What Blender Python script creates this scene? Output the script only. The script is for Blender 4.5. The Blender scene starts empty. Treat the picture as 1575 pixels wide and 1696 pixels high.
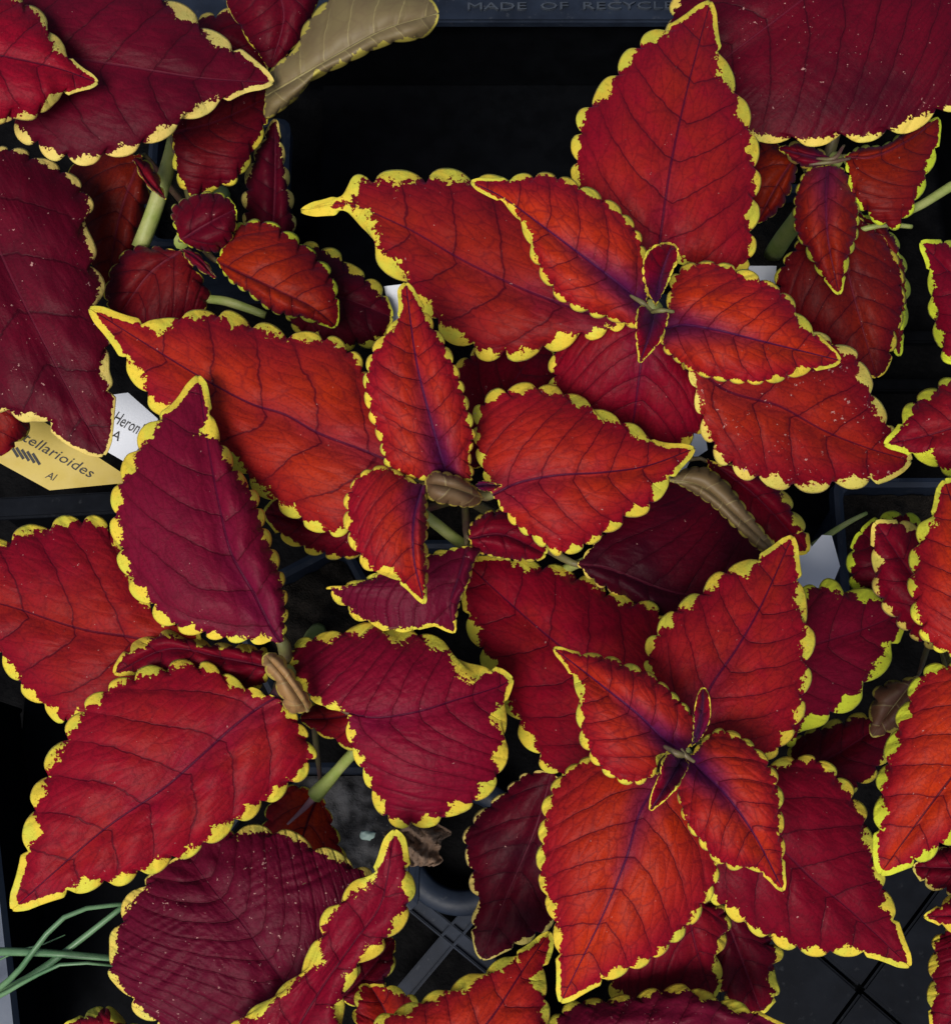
import bpy, bmesh, math, random
import numpy as np
from mathutils import Vector

# ------------------------------------------------------------------ camera
TILT = math.radians(15.0)
FOVX = math.radians(40.0)
CAM = np.array([0.0, -0.115, 0.68])
PW, PH = 1575.0, 1696.0
scene = bpy.context.scene
col = scene.collection
cam_d = bpy.data.cameras.new("camera")
cam_d.sensor_fit = 'HORIZONTAL'
cam_d.angle = FOVX
cam_d.clip_start = 0.01
cam_d.clip_end = 50
cam = bpy.data.objects.new("camera", cam_d)
cam.location = CAM
cam.rotation_euler = (TILT, 0, 0)
col.objects.link(cam)
scene.camera = cam

# ------------------------------------------------------------------ light
SUN_EL, SUN_AZ = math.radians(58), math.radians(208)
world = bpy.data.worlds.new("World")
scene.world = world
world.use_nodes = True
wn = world.node_tree
bg = wn.nodes["Background"]
sky = wn.nodes.new("ShaderNodeTexSky")
sky.sky_type = 'NISHITA'
sky.sun_disc = False
sky.sun_elevation = SUN_EL
sky.sun_rotation = SUN_AZ
sky.air_density = 1.0
sky.dust_density = 4.0
sky.ozone_density = 1.0
wn.links.new(sky.outputs[0], bg.inputs[0])
bg.inputs[1].default_value = 0.05
sun_d = bpy.data.lights.new("sun", 'SUN')
sun_d.energy = 1.5
sun_d.angle = math.radians(28)
sun_d.color = (1.0, 0.96, 0.9)
sun = bpy.data.objects.new("sun", sun_d)
col.objects.link(sun)
sd = Vector((math.sin(SUN_AZ) * math.cos(SUN_EL), math.cos(SUN_AZ) * math.cos(SUN_EL), math.sin(SUN_EL)))
sun.rotation_euler = sd.to_track_quat('Z', 'Y').to_euler()
sun.location = (0, 0, 3)
scene.view_settings.view_transform = 'Standard'
scene.view_settings.look = 'None'
scene.view_settings.gamma = 1.0
scene.view_settings.exposure = 0.78
scene.view_settings.use_curve_mapping = False
scene.render.engine = 'CYCLES'
scene.cycles.max_bounces = 4
scene.cycles.diffuse_bounces = 2
scene.cycles.glossy_bounces = 2
scene.cycles.transmission_bounces = 1

# ------------------------------------------------------------------ helpers
FPX = (PW / 2) / math.tan(FOVX / 2)
CT, ST = math.cos(TILT), math.sin(TILT)

def at(x, y, z):
    """point of the place at height z that the photograph shows at pixel x, y"""
    x = np.asarray(x, float); y = np.asarray(y, float); z = np.asarray(z, float)
    dx = (x - PW / 2) / FPX; dy = (PH / 2 - y) / FPX
    wy = dy * CT + ST
    wz = dy * ST - CT
    k = (z - CAM[2]) / wz
    return np.stack([CAM[0] + k * dx, CAM[1] + k * wy, CAM[2] + k * wz], -1)

def tag(o, label=None, cat=None, group=None, kind=None):
    if label: o["label"] = label
    if cat: o["category"] = cat
    if group: o["group"] = group
    if kind: o["kind"] = kind
    return o

def empty(name, loc, label, cat, group=None):
    o = bpy.data.objects.new(name, None)
    o.empty_display_size = 0.02
    o.location = loc
    col.objects.link(o)
    return tag(o, label, cat, group)

def link(name, me, mats, parent=None, smooth=True):
    o = bpy.data.objects.new(name, me)
    for m in (mats if isinstance(mats, (list, tuple)) else [mats]):
        me.materials.append(m)
    if smooth:
        me.polygons.foreach_set("use_smooth", [True] * len(me.polygons))
    col.objects.link(o)
    if parent is not None:
        o.parent = parent
        # keep world coordinates: walk up through parents (all without rotation)
        p = parent; off = Vector((0, 0, 0))
        while p is not None:
            off += Vector(p.location); p = p.parent
        o.location = -off
    return o

def mesh_of(verts, faces):
    me = bpy.data.meshes.new("mesh")
    me.from_pydata([tuple(v) for v in verts], [], [tuple(f) for f in faces])
    me.update()
    return me

def tube(name, pts, radii, mat, parent=None, seg=10, jitter=0.0, flat=1.0):
    """tapered round stalk through the points"""
    pts = [Vector(p) for p in pts]
    P = catmull(np.array([list(p) for p in pts]), max(10, 6 * (len(pts) - 1) + 1))
    r = np.interp(np.linspace(0, 1, len(P)), np.linspace(0, 1, len(radii)), radii)
    V, F = [], []
    prev = None
    for i in range(len(P)):
        a = P[max(0, i - 1)]; b = P[min(len(P) - 1, i + 1)]
        d = Vector(b - a).normalized()
        if prev is None:
            n = d.orthogonal().normalized()
        else:
            n = (prev - d * prev.dot(d)).normalized()
        prev = n
        m = d.cross(n)
        for k in range(seg):
            an = 2 * math.pi * k / seg
            rr = r[i] * (1 + jitter * math.sin(3 * an + i * 0.9))
            V.append(Vector(P[i]) + n * (math.cos(an) * rr) + m * (math.sin(an) * rr * flat))
    for i in range(len(P) - 1):
        for k in range(seg):
            F.append((i * seg + k, i * seg + (k + 1) % seg, (i + 1) * seg + (k + 1) % seg, (i + 1) * seg + k))
    F.append(tuple(range(seg))[::-1])
    F.append(tuple(range((len(P) - 1) * seg, len(P) * seg)))
    return link(name, mesh_of(V, F), mat, parent)

def catmull(pts, n):
    """smooth curve through pts, n samples evenly spaced along it"""
    pts = np.asarray(pts, float)
    if len(pts) == 2:
        return pts[0] + (pts[1] - pts[0]) * np.linspace(0, 1, n)[:, None]
    P = np.vstack([2 * pts[0] - pts[1], pts, 2 * pts[-1] - pts[-2]])
    out = []
    for i in range(1, len(P) - 2):
        p0, p1, p2, p3 = P[i - 1], P[i], P[i + 1], P[i + 2]
        d01 = max(np.linalg.norm(p1 - p0), 1e-6) ** 0.5
        d12 = max(np.linalg.norm(p2 - p1), 1e-6) ** 0.5
        d23 = max(np.linalg.norm(p3 - p2), 1e-6) ** 0.5
        m1 = (p2 - p1) + d12 * ((p1 - p0) / d01 - (p2 - p0) / (d01 + d12))
        m2 = (p2 - p1) + d12 * ((p3 - p2) / d23 - (p3 - p1) / (d12 + d23))
        t = np.linspace(0, 1, 16, endpoint=False)[:, None]
        out.append((2 * p1 - 2 * p2 + m1 + m2) * t ** 3 + (-3 * p1 + 3 * p2 - 2 * m1 - m2) * t ** 2 + m1 * t + p1)
    out.append(pts[-1][None])
    C = np.vstack(out)
    s = np.concatenate([[0], np.cumsum(np.linalg.norm(np.diff(C, axis=0), axis=1))])
    q = np.linspace(0, s[-1], n)
    return np.stack([np.interp(q, s, C[:, k]) for k in range(C.shape[1])], -1)

# ------------------------------------------------------------------ materials
class NT:
    """small helper to write node trees"""
    def __init__(self, name):
        self.mat = bpy.data.materials.new(name)
        self.mat.use_nodes = True
        self.t = self.mat.node_tree
        self.bsdf = self.t.nodes["Principled BSDF"]
        self.out = self.t.nodes["Material Output"]
    def node(self, typ, **kw):
        n = self.t.nodes.new(typ)
        for k, v in kw.items(): setattr(n, k, v)
        return n
    def set(self, sock, v):
        if isinstance(v, bpy.types.NodeSocket): self.t.links.new(v, sock)
        elif isinstance(v, (tuple, list)) and len(v) == 3 and sock.type == 'RGBA': sock.default_value = (*v, 1)
        else: sock.default_value = v
    def math(self, op, a, b=0.0, c=None, clamp=False):
        n = self.node("ShaderNodeMath", operation=op, use_clamp=clamp)
        self.set(n.inputs[0], a); self.set(n.inputs[1], b)
        if c is not None: self.set(n.inputs[2], c)
        return n.outputs[0]
    def mix(self, f, a, b, blend='MIX'):
        n = self.node("ShaderNodeMix", data_type='RGBA', blend_type=blend)
        self.set(n.inputs[0], f); self.set(n.inputs[6], a); self.set(n.inputs[7], b)
        return n.outputs[2]
    def step(self, v, a, b, lo=0.0, hi=1.0):
        n = self.node("ShaderNodeMapRange", interpolation_type='SMOOTHSTEP')
        self.set(n.inputs[0], v); self.set(n.inputs[1], a); self.set(n.inputs[2], b)
        self.set(n.inputs[3], lo); self.set(n.inputs[4], hi)
        return n.outputs[0]
    def attr(self, name):
        return self.node("ShaderNodeAttribute", attribute_name=name)
    def noise(self, vec, scale, detail=3, rough=0.5, dist=0.0):
        n = self.node("ShaderNodeTexNoise")
        self.set(n.inputs["Vector"], vec); n.inputs["Scale"].default_value = scale
        n.inputs["Detail"].default_value = detail; n.inputs["Roughness"].default_value = rough
        n.inputs["Distortion"].default_value = dist
        return n.outputs[0]
    def voro(self, vec, scale, feature='F1'):
        n = self.node("ShaderNodeTexVoronoi", feature=feature)
        self.set(n.inputs["Vector"], vec); n.inputs["Scale"].default_value = scale
        return n
    def comb(self, x, y, z=0.0):
        n = self.node("ShaderNodeCombineXYZ")
        self.set(n.inputs[0], x); self.set(n.inputs[1], y); self.set(n.inputs[2], z)
        return n.outputs[0]
    def sep(self, v):
        n = self.node("ShaderNodeSeparateXYZ"); self.set(n.inputs[0], v)
        return n.outputs
    def bump(self, h, strength, dist, normal=None):
        n = self.node("ShaderNodeBump")
        self.set(n.inputs["Height"], h); n.inputs["Strength"].default_value = strength
        n.inputs["Distance"].default_value = dist
        if normal is not None: self.set(n.inputs["Normal"], normal)
        return n.outputs[0]
    def pos(self):
        return self.node("ShaderNodeTexCoord").outputs["Object"]

def leaf_material(name, underside=False):
    m = NT(name)
    lp = m.attr("lp").outputs["Vector"]        # leaf-plane coordinates: along, across, seed
    vn = m.attr("vn").outputs["Vector"]        # vein phase, lateral fraction, yellow margin value
    pa = m.sep(m.attr("pa").outputs["Vector"]) # warm, dark (leaf age and painted shade), purple
    pb = m.sep(m.attr("pb").outputs["Vector"]) # flecks, pale margin, along 0..1
    lx, lq, ls = m.sep(lp)
    ly = m.sep(m.attr("ll").outputs["Vector"])[0]   # distance from the midrib
    vs, vw, vy = m.sep(vn)
    n_mid = m.noise(lp, 2.2, 3, 0.6)
    n_fine = m.noise(lp, 19.0, 2, 0.65)
    # secondary veins
    wob = m.math('MULTIPLY_ADD', n_mid, 0.30, -0.15)
    f = m.math('FRACT', m.math('ADD', vs, wob))
    dv = m.math('ABSOLUTE', m.math('SUBTRACT', f, 0.5))       # 0 at vein
    sec = m.step(dv, 0.004, 0.034, 1, 0)
    sec = m.math('MULTIPLY', sec, m.step(vw, 0.55, 0.98, 1, 0.0))
    secw = m.step(dv, 0.0, 0.20, 1, 0)
    # tertiary ladder veins between them
    tc = m.comb(m.math('MULTIPLY_ADD', vs, 1.45, wob), m.math('MULTIPLY_ADD', ly, 5.6, wob), ls)
    tn = m.voro(tc, 1.0, 'DISTANCE_TO_EDGE').outputs["Distance"]
    ter = m.step(tn, 0.0, 0.085, 1, 0)
    tcell = m.step(tn, 0.0, 0.40, 0, 1)
    aly = m.math('ABSOLUTE', ly)
    mw = m.math('MULTIPLY_ADD', pb[2], -0.022, 0.030)
    mid = m.step(m.math('DIVIDE', aly, mw), 0.4, 1.4, 1, 0)
    # yellow margin with a ragged inner border
    yn = m.math('MULTIPLY_ADD', m.noise(lp, 11.0, 2, 0.75), 3.4, -1.7)
    yv = m.math('ADD', vy, m.math('MULTIPLY', yn, m.step(vy, -0.8, 0.7, 0.60, 0.55)))
    ymask = m.step(yv, 0.0, 0.12)
    if not underside:
        crimson = (0.262, 0.0022, 0.0160)
        orange = (0.44, 0.0290, 0.0030)
        burg = (0.034, 0.0006, 0.0068)
        n_big = m.noise(lp, 0.8, 2, 0.5)
        wn_ = m.math('ADD', m.math('MULTIPLY', n_mid, 0.65), m.math('MULTIPLY', n_big, 0.65))
        wf = m.step(m.math('ADD', wn_, m.math('MULTIPLY', pa[0], 1.1)), 0.70, 1.55)
        wf = m.math('MULTIPLY', wf, m.step(m.math('ADD', m.math('MULTIPLY', vw, 0.9), m.math('MULTIPLY', pb[2], 0.75)), 0.55, 1.30, 1, 0.10))
        c = m.mix(wf, crimson, orange)
        c = m.mix(m.math('MULTIPLY', m.step(n_mid, 0.35, 0.7), 0.35), c, (0.150, 0.0010, 0.012))
        c = m.mix(m.math('MULTIPLY', pa[0], -1.0, clamp=True), c, (0.105, 0.0060, 0.036))
        age_shade = m.math('MULTIPLY', pa[1], m.step(n_big, 0.2, 0.7, 1.15, 0.8), clamp=True)  # burgundy of older leaves, plus shade painted into the inner and lower ones
        c = m.mix(age_shade, c, m.mix(m.step(pa[0], 0.3, 0.9), burg, (0.060, 0.0050, 0.0016)))  # the brown is shade put into the colour of warm inner leaves
        # purple flush round the base of young leaves
        pf = m.math('ADD', m.math('MULTIPLY', pb[2], 1.35), m.math('MULTIPLY', aly, 1.25))
        pf = m.math('ADD', pf, m.math('MULTIPLY_ADD', n_mid, 0.5, -0.25))
        pu = m.math('MULTIPLY', m.step(pf, 0.15, 1.05, 1, 0), pa[2])
        c = m.mix(m.math('MULTIPLY', pu, 0.95), c, (0.056, 0.0050, 0.055))
        vcol = m.mix(pa[1], (0.070, 0.0012, 0.0085), (0.022, 0.0006, 0.0045))
        c = m.mix(m.math('MULTIPLY', ter, m.math('MULTIPLY_ADD', pa[2], 0.14, 0.28)), c, vcol)
        c = m.mix(m.math('MULTIPLY', secw, 0.22), c, vcol)
        c = m.mix(m.math('MULTIPLY', sec, 0.80), c, vcol)
        c = m.mix(m.math('MULTIPLY', m.step(n_fine, 0.42, 0.75), 0.36), c, vcol)
        mcol = m.mix(pa[2], (0.055, 0.0016, 0.013), (0.052, 0.0050, 0.042))
        mcol = m.mix(m.step(pa[1], 0.4, 0.7), mcol, (0.11, 0.012, 0.028))
        c = m.mix(m.math('MULTIPLY', mid, m.math('MULTIPLY_ADD', pa[1], -0.5, 0.9)), c, mcol)
        y = m.mix(m.step(n_mid, 0.40, 0.62), (0.74, 0.55, 0.052), (0.62, 0.58, 0.060))
        y = m.mix(m.math('MAXIMUM', pb[1], 0.0), y, (0.72, 0.54, 0.21))
        y = m.mix(m.math('MULTIPLY', pb[1], -1.0, clamp=True), y, (0.52, 0.62, 0.035))
        y = m.mix(m.math('MULTIPLY', m.step(n_fine, 0.58, 0.72), 0.6), y, (0.36, 0.30, 0.02))
        c = m.mix(ymask, c, y)
        # small pale flecks of dust, petals and mineral spots
        fn = m.noise(lp, 12.0, 3, 0.7)
        cl = m.math('MULTIPLY', pb[0], m.step(m.noise(lp, 1.7, 2, 0.6), 0.40, 0.70, 0.25, 1.0))
        thr = m.math('MULTIPLY_ADD', cl, -0.098, 0.720)
        fl = m.math('MULTIPLY', m.step(m.math('SUBTRACT', fn, thr), 0.0, 0.03, 0, 0.8), m.step(pb[0], 0.0, 0.05))
        c = m.mix(fl, c, (0.50, 0.27, 0.24))
        m.set(m.bsdf.inputs["Base Color"], c)
        m.set(m.bsdf.inputs["Roughness"], m.math('MULTIPLY_ADD', n_fine, 0.20, 0.42))
        m.bsdf.inputs["Specular IOR Level"].default_value = 0.10
        m.bsdf.inputs["Sheen Weight"].default_value = 0.04
        m.bsdf.inputs["Sheen Roughness"].default_value = 0.4
        m.bsdf.inputs["Sheen Tint"].default_value = (0.65, 0.42, 1.0, 1)
        h = m.math('ADD', m.math('MULTIPLY', tcell, 0.34), m.math('MULTIPLY', secw, -0.45))
        h = m.math('ADD', h, m.math('MULTIPLY', sec, -0.25))
        h = m.math('ADD', h, m.math('MULTIPLY', mid, -0.4))
        h = m.math('ADD', h, m.math('MULTIPLY', n_fine, 0.40))
        m.set(m.bsdf.inputs["Normal"], m.bump(h, 0.7, 0.0007))
    else:
        c = m.mix(n_mid, (0.19, 0.150, 0.058), (0.13, 0.088, 0.042))
        c = m.mix(pa[1], c, (0.10, 0.026, 0.016))
        c = m.mix(m.step(pa[0], 0.7, 0.9), c, (0.30, 0.165, 0.060))
        c = m.mix(m.math('MULTIPLY', sec, 0.5), c, (0.36, 0.30, 0.12))
        c = m.mix(m.math('MULTIPLY', mid, 0.7), c, (0.36, 0.31, 0.12))
        c = m.mix(m.math('MULTIPLY', ter, 0.35), c, (0.13, 0.085, 0.04))
        c = m.mix(m.math('MULTIPLY', ymask, 0.8), c, (0.48, 0.41, 0.06))
        m.set(m.bsdf.inputs["Base Color"], c)
        m.bsdf.inputs["Roughness"].default_value = 0.6
        h = m.math('ADD', m.math('MULTIPLY', secw, 0.6), m.math('MULTIPLY', mid, 1.0))
        m.set(m.bsdf.inputs["Normal"], m.bump(h, 0.7, 0.0008))
    return m.mat

def noisy_material(name, c1, c2, scale, rough=0.5, bump=0.2, bdist=0.001, spec=0.5, detail=5, c3=None):
    m = NT(name)
    p = m.pos()
    a = m.noise(p, scale, detail, 0.6)
    c = m.mix(m.step(a, 0.3, 0.7), c1, c2)
    b = m.noise(p, scale * 6, 3, 0.6)
    if c3 is not None:
        c = m.mix(m.step(b, 0.62, 0.72), c, c3)
    m.set(m.bsdf.inputs["Base Color"], c)
    m.set(m.bsdf.inputs["Roughness"], m.math('MULTIPLY_ADD', b, 0.3, rough - 0.15))
    m.bsdf.inputs["Specular IOR Level"].default_value = spec
    m.set(m.bsdf.inputs["Normal"], m.bump(m.math('ADD', a, m.math('MULTIPLY', b, 0.5)), bump, bdist))
    return m.mat

M_LEAF = leaf_material("coleus_leaf_top")
M_UNDER = leaf_material("coleus_leaf_underside", True)
M_STEM = noisy_material("green_stem", (0.23, 0.30, 0.06), (0.36, 0.38, 0.13), 90, 0.55, 0.3)
M_PINK = noisy_material("pink_midrib", (0.34, 0.15, 0.19), (0.42, 0.22, 0.24), 90, 0.55, 0.1)
M_PETIOLE = noisy_material("petiole", (0.17, 0.17, 0.055), (0.10, 0.035, 0.045), 60, 0.55, 0.2)
M_BLACK = noisy_material("black_plastic", (0.0022, 0.0026, 0.0034), (0.004, 0.0046, 0.006), 70, 0.6, 0.25, 0.0005, 0.03, c3=(0.005, 0.005, 0.005))
M_SLATE = noisy_material("dusty_black_plastic", (0.009, 0.013, 0.023), (0.018, 0.026, 0.044), 45, 0.5, 0.2, 0.0005, 0.22, c3=(0.036, 0.042, 0.056))
M_PANEL = noisy_material("dark_grey_plastic", (0.0030, 0.0040, 0.0065), (0.0060, 0.0078, 0.0120), 45, 0.5, 0.2, 0.0005, 0.10, c3=(0.014, 0.016, 0.020))
M_LETTER = noisy_material("worn_raised_plastic", (0.035, 0.044, 0.060), (0.055, 0.066, 0.085), 60, 0.5, 0.2, 0.0004, 0.3)
M_RIM = noisy_material("pale_blue_grey_plastic", (0.10, 0.12, 0.165), (0.13, 0.155, 0.20), 45, 0.5, 0.2, 0.0005, 0.3)
M_GREYSOIL = noisy_material("grey_spotted_soil", (0.014, 0.014, 0.016), (0.105, 0.105, 0.110), 110, 0.8, 0.8, 0.002, 0.2, 1, c3=(0.085, 0.085, 0.085))
M_SOIL = noisy_material("potting_soil", (0.006, 0.005, 0.004), (0.022, 0.018, 0.014), 160, 0.85, 1.0, 0.004, 0.2, c3=(0.05, 0.043, 0.035))
M_GROUND = noisy_material("bench_gravel", (0.0015, 0.0015, 0.002), (0.005, 0.005, 0.0055), 60, 0.8, 0.6, 0.003, 0.05)
M_WHITE = noisy_material("white_plastic", (0.68, 0.72, 0.80), (0.74, 0.78, 0.86), 30, 0.45, 0.05, 0.0003)
M_YELLOW = noisy_material("yellow_plastic", (0.50, 0.36, 0.045), (0.56, 0.42, 0.07), 30, 0.5, 0.05, 0.0003)
M_INK = noisy_material("black_ink", (0.01, 0.01, 0.012), (0.016, 0.016, 0.018), 100, 0.6, 0.0)
M_CHIVE = noisy_material("onion_green", (0.07, 0.17, 0.075), (0.15, 0.28, 0.14), 40, 0.42, 0.15, 0.0004)
M_DRY = noisy_material("dried_leaf_brown", (0.20, 0.12, 0.075), (0.33, 0.22, 0.15), 90, 0.8, 0.8, 0.002)
M_PERLITE = noisy_material("perlite", (0.62, 0.62, 0.58), (0.78, 0.78, 0.74), 300, 0.8, 0.6, 0.001)
M_PELLET = noisy_material("pale_green_pellet", (0.36, 0.52, 0.45), (0.45, 0.60, 0.54), 200, 0.5, 0.2, 0.0005)

# ------------------------------------------------------------------ setting
def plane_mesh(x0, y0, x1, y1, z):
    return mesh_of([(x0, y0, z), (x1, y0, z), (x1, y1, z), (x0, y1, z)], [(0, 1, 2, 3)])
tag(link("ground", plane_mesh(-6, -6, 6, 6, -0.012), M_GROUND, None, False), kind="structure")

def box_bm(bm, c, s, bev=0.0, rot=0.0):
    r = bmesh.ops.create_cube(bm, size=1.0)
    vs = r['verts']
    for v in vs:
        v.co = Vector((v.co.x * s[0], v.co.y * s[1], v.co.z * s[2]))
    if rot:
        ca, sa = math.cos(rot), math.sin(rot)
        for v in vs:
            v.co = Vector((v.co.x * ca - v.co.y * sa, v.co.x * sa + v.co.y * ca, v.co.z))
    for v in vs: v.co += Vector(c)
    if bev:
        es = list({e for v in vs for e in v.link_edges})
        bmesh.ops.bevel(bm, geom=es, offset=bev, segments=2, affect='EDGES', clamp_overlap=True)

def bm_link(name, bm, mat, parent=None, smooth=False):
    me = bpy.data.meshes.new("mesh")
    bm.to_mesh(me); bm.free()
    return link(name, me, mat, parent, smooth)

def box(name, c, s, mat, parent, bev=0.0015, rot=0.0):
    bm = bmesh.new(); box_bm(bm, c, s, bev, rot)
    return bm_link(name, bm, mat, parent)

# --- the carrying tray with its open lattice floor
TZ = 0.075
rim_y = float(at(900, 14, TZ)[1])
left_x = float(at(-90, 1560, TZ)[0])
right_x, near_y = 0.27, -0.33
tray = empty("plant_tray", (0, 0, 0), "large black plastic plant tray with lattice floor under all the pots", "tray")
def wall(name, a, b, h0, h1, th, mat):
    a, b = np.array(a), np.array(b)
    c = (a + b) / 2; d = b - a; L = float(np.hypot(*d))
    return box(name, (c[0], c[1], (h0 + h1) / 2), (L, th, h1 - h0), mat, tray, 0.0012, math.atan2(d[1], d[0]))
wall("tray_wall", (left_x, rim_y + .004), (right_x, rim_y + .004), 0.0, TZ - .006, .004, M_BLACK)
lf0 = at(0, 1770, TZ)[:2]; lf1 = at(-66, 1150, TZ)[:2]
wall("tray_wall", lf0, lf1, 0.0, TZ - .006, .004, M_BLACK)
wall("tray_wall", (right_x, near_y), (right_x, rim_y), 0.0, TZ - .006, .004, M_BLACK)
wall("tray_wall", (left_x, near_y), (right_x, near_y), 0.0, TZ - .006, .004, M_BLACK)
wall("tray_rim", (left_x - .01, rim_y + .001), (right_x + .01, rim_y + .001), TZ - .006, TZ, .017, M_SLATE)
wall("tray_rim", lf0, lf1, TZ - .006, TZ, .016, M_RIM)
wall("tray_rim", (right_x, near_y), (right_x, rim_y - .008), TZ - .006, TZ, .014, M_SLATE)
wall("tray_rim", (left_x, near_y), (right_x, near_y), TZ - .006, TZ - .0004, .014, M_SLATE)
wall("tray_bead", (left_x - .01, rim_y + .0085), (right_x + .01, rim_y + .0085), TZ, TZ + .0016, .0016, M_SLATE)
q0 = at(-40, 838, TZ); q1 = at(215, 826, TZ)
wall("tray_divider", (left_x + .002, float(q0[1])), (float(q1[0]), float(q1[1])), 0.0, TZ - .008, .005, M_BLACK)
wall("divider_cap", (left_x + .002, float(q0[1])), (float(q1[0]), float(q1[1])), TZ - .008, TZ - .004, .011, M_PANEL)
# raised lettering on the far rim
def text_mesh(body, size, extrude, shear=0.0):
    cu = bpy.data.curves.new("text", 'FONT')
    cu.body = body; cu.size = size; cu.extrude = extrude; cu.shear = shear
    cu.align_x = 'LEFT'; cu.align_y = 'CENTER'; cu.resolution_u = 2
    o = bpy.data.objects.new("text", cu)
    col.objects.link(o)
    dg = bpy.context.evaluated_depsgraph_get(); dg.update()
    me = bpy.data.meshes.new_from_object(o.evaluated_get(dg))
    bpy.data.objects.remove(o); bpy.data.curves.remove(cu)
    return me
def put_text(name, body, size, p, xdir, ndir, mat, parent, extrude=0.0002, shear=0.0, width=None):
    me = text_mesh(body, size, extrude, shear)
    n = len(me.vertices); v = np.empty(n * 3); me.vertices.foreach_get("co", v); v = v.reshape(-1, 3)
    if width: v[:, 0] *= width / max(1e-6, v[:, 0].max() - v[:, 0].min())
    x = np.array(xdir, float); x /= np.linalg.norm(x)
    z = np.array(ndir, float); z = z - x * z.dot(x); z /= np.linalg.norm(z)
    y = np.cross(z, x)
    w = np.array(p, float) + v[:, :1] * x + v[:, 1:2] * y + v[:, 2:3] * z
    me.vertices.foreach_set("co", w.ravel()); me.update()
    return link(name, me, mat, parent, False)
tl = at(772, 12, TZ + .0003); tr = at(1140, 10, TZ + .0003)
put_text("raised_lettering", "MADE  OF  RECYCLED", .0062, tl, tr - tl, (0, 0, 1), M_LETTER, tray, .0012, 0, float(np.linalg.norm(tr - tl)))

# lattice floor: diagonal ribs with raised edges, a ring, and solid panels
def rib(px0, px1, w, z=0.006):
    a = at(px0[0], px0[1], z); b = at(px1[0], px1[1], z)
    d = (b - a)[:2]; L = float(np.hypot(*d)); rot = math.atan2(d[1], d[0]); c = (a + b) / 2
    bm = bmesh.new()
    box_bm(bm, (c[0], c[1], z - .002), (L, w, .005), .0006, rot)
    nx, ny = -math.sin(rot), math.cos(rot)
    for s in (-1, 1):
        box_bm(bm, (c[0] + nx * s * w * .44, c[1] + ny * s * w * .44, z + .0013), (L, w * .16, .004), .0006, rot)
    return bm_link("floor_rib", bm, M_SLATE, tray)
rib((660, 1655), (838, 1445), .0082, .0065)
rib((640, 1460), (860, 1640), .0082, .0062)
rib((520, 1350), (640, 1200), .0082, .0060)
rib((420, 1300), (200, 1600), .010, .0060)
# ring round the drain hole
ring_c = at(765, 1400, .008)
bm = bmesh.new()
N = 64; Rr, w = .0215, .0125
prof = [(Rr, -.004), (Rr, .003), (Rr + .0015, .0055), (Rr + w * .5, .0065), (Rr + w - .001, .0055), (Rr + w, .003), (Rr + w, -.004)]
vv = []
for i in range(N):
    a = 2 * math.pi * i / N
    vv.append([bm.verts.new((ring_c[0] + math.cos(a) * r, ring_c[1] + math.sin(a) * r, .006 + h)) for r, h in prof])
for i in range(N):
    for j in range(len(prof) - 1):
        bm.faces.new((vv[i][j], vv[(i + 1) % N][j], vv[(i + 1) % N][j + 1], vv[i][j + 1]))
bmesh.ops.recalc_face_normals(bm, faces=bm.faces)
bm_link("drain_ring", bm, M_SLATE, tray, True)
# solid floor panels with a cross groove
pc = at(1425, 1640, .012)
half = .062
corn = [(-half, -half), (half, -half), (half, half), (-half, half)]
rotp = math.radians(4)
for k in range(4):
    a, b = np.array(corn[k]), np.array(corn[(k + 1) % 4])
    tri = [np.zeros(2), a, b]
    cen = sum(tri) / 3
    tri = [cen + (p - cen) *   .972 for p in tri]
    R2 = np.array([[math.cos(rotp), -math.sin(rotp)], [math.sin(rotp), math.cos(rotp)]])
    tri = [R2 @ p + pc[:2] for p in tri]
    bm = bmesh.new()
    lo = [bm.verts.new((p[0], p[1], .004)) for p in tri]
    hi = [bm.verts.new((p[0], p[1], .012)) for p in tri]
    bm.faces.new(hi); bm.faces.new(lo[::-1])
    for i in range(3):
        bm.faces.new((lo[i], lo[(i + 1) % 3], hi[(i + 1) % 3], hi[i]))
    bmesh.ops.bevel(bm, geom=list(bm.edges), offset=.0012, segments=2, affect='EDGES')
    bm_link("floor_panel", bm, M_PANEL, tray)
box("floor_panel", (float(pc[0]), float(pc[1]), .001), (.135, .135, .004), M_BLACK, tray)
box("floor_panel", (float(at(900, 150, 0)[0]), float(at(900, 330, 0)[1]), -.002), (.26, .16, .004), M_BLACK, tray)
box("floor_panel", (float(at(160, 1350, 0)[0]), float(at(160, 1380, 0)[1]), -.003), (.085, .26, .004), M_BLACK, tray)
for px in ((1380, 880), (1340, 1000), (1500, 560), (1500, 640)):
    p = at(px[0], px[1], .004)
    box("floor_rib", (float(p[0]), float(p[1]), .004), (.10, .007, .006), M_BLACK, tray, .001, .06 if px[1] > 800 else .0)

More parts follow.
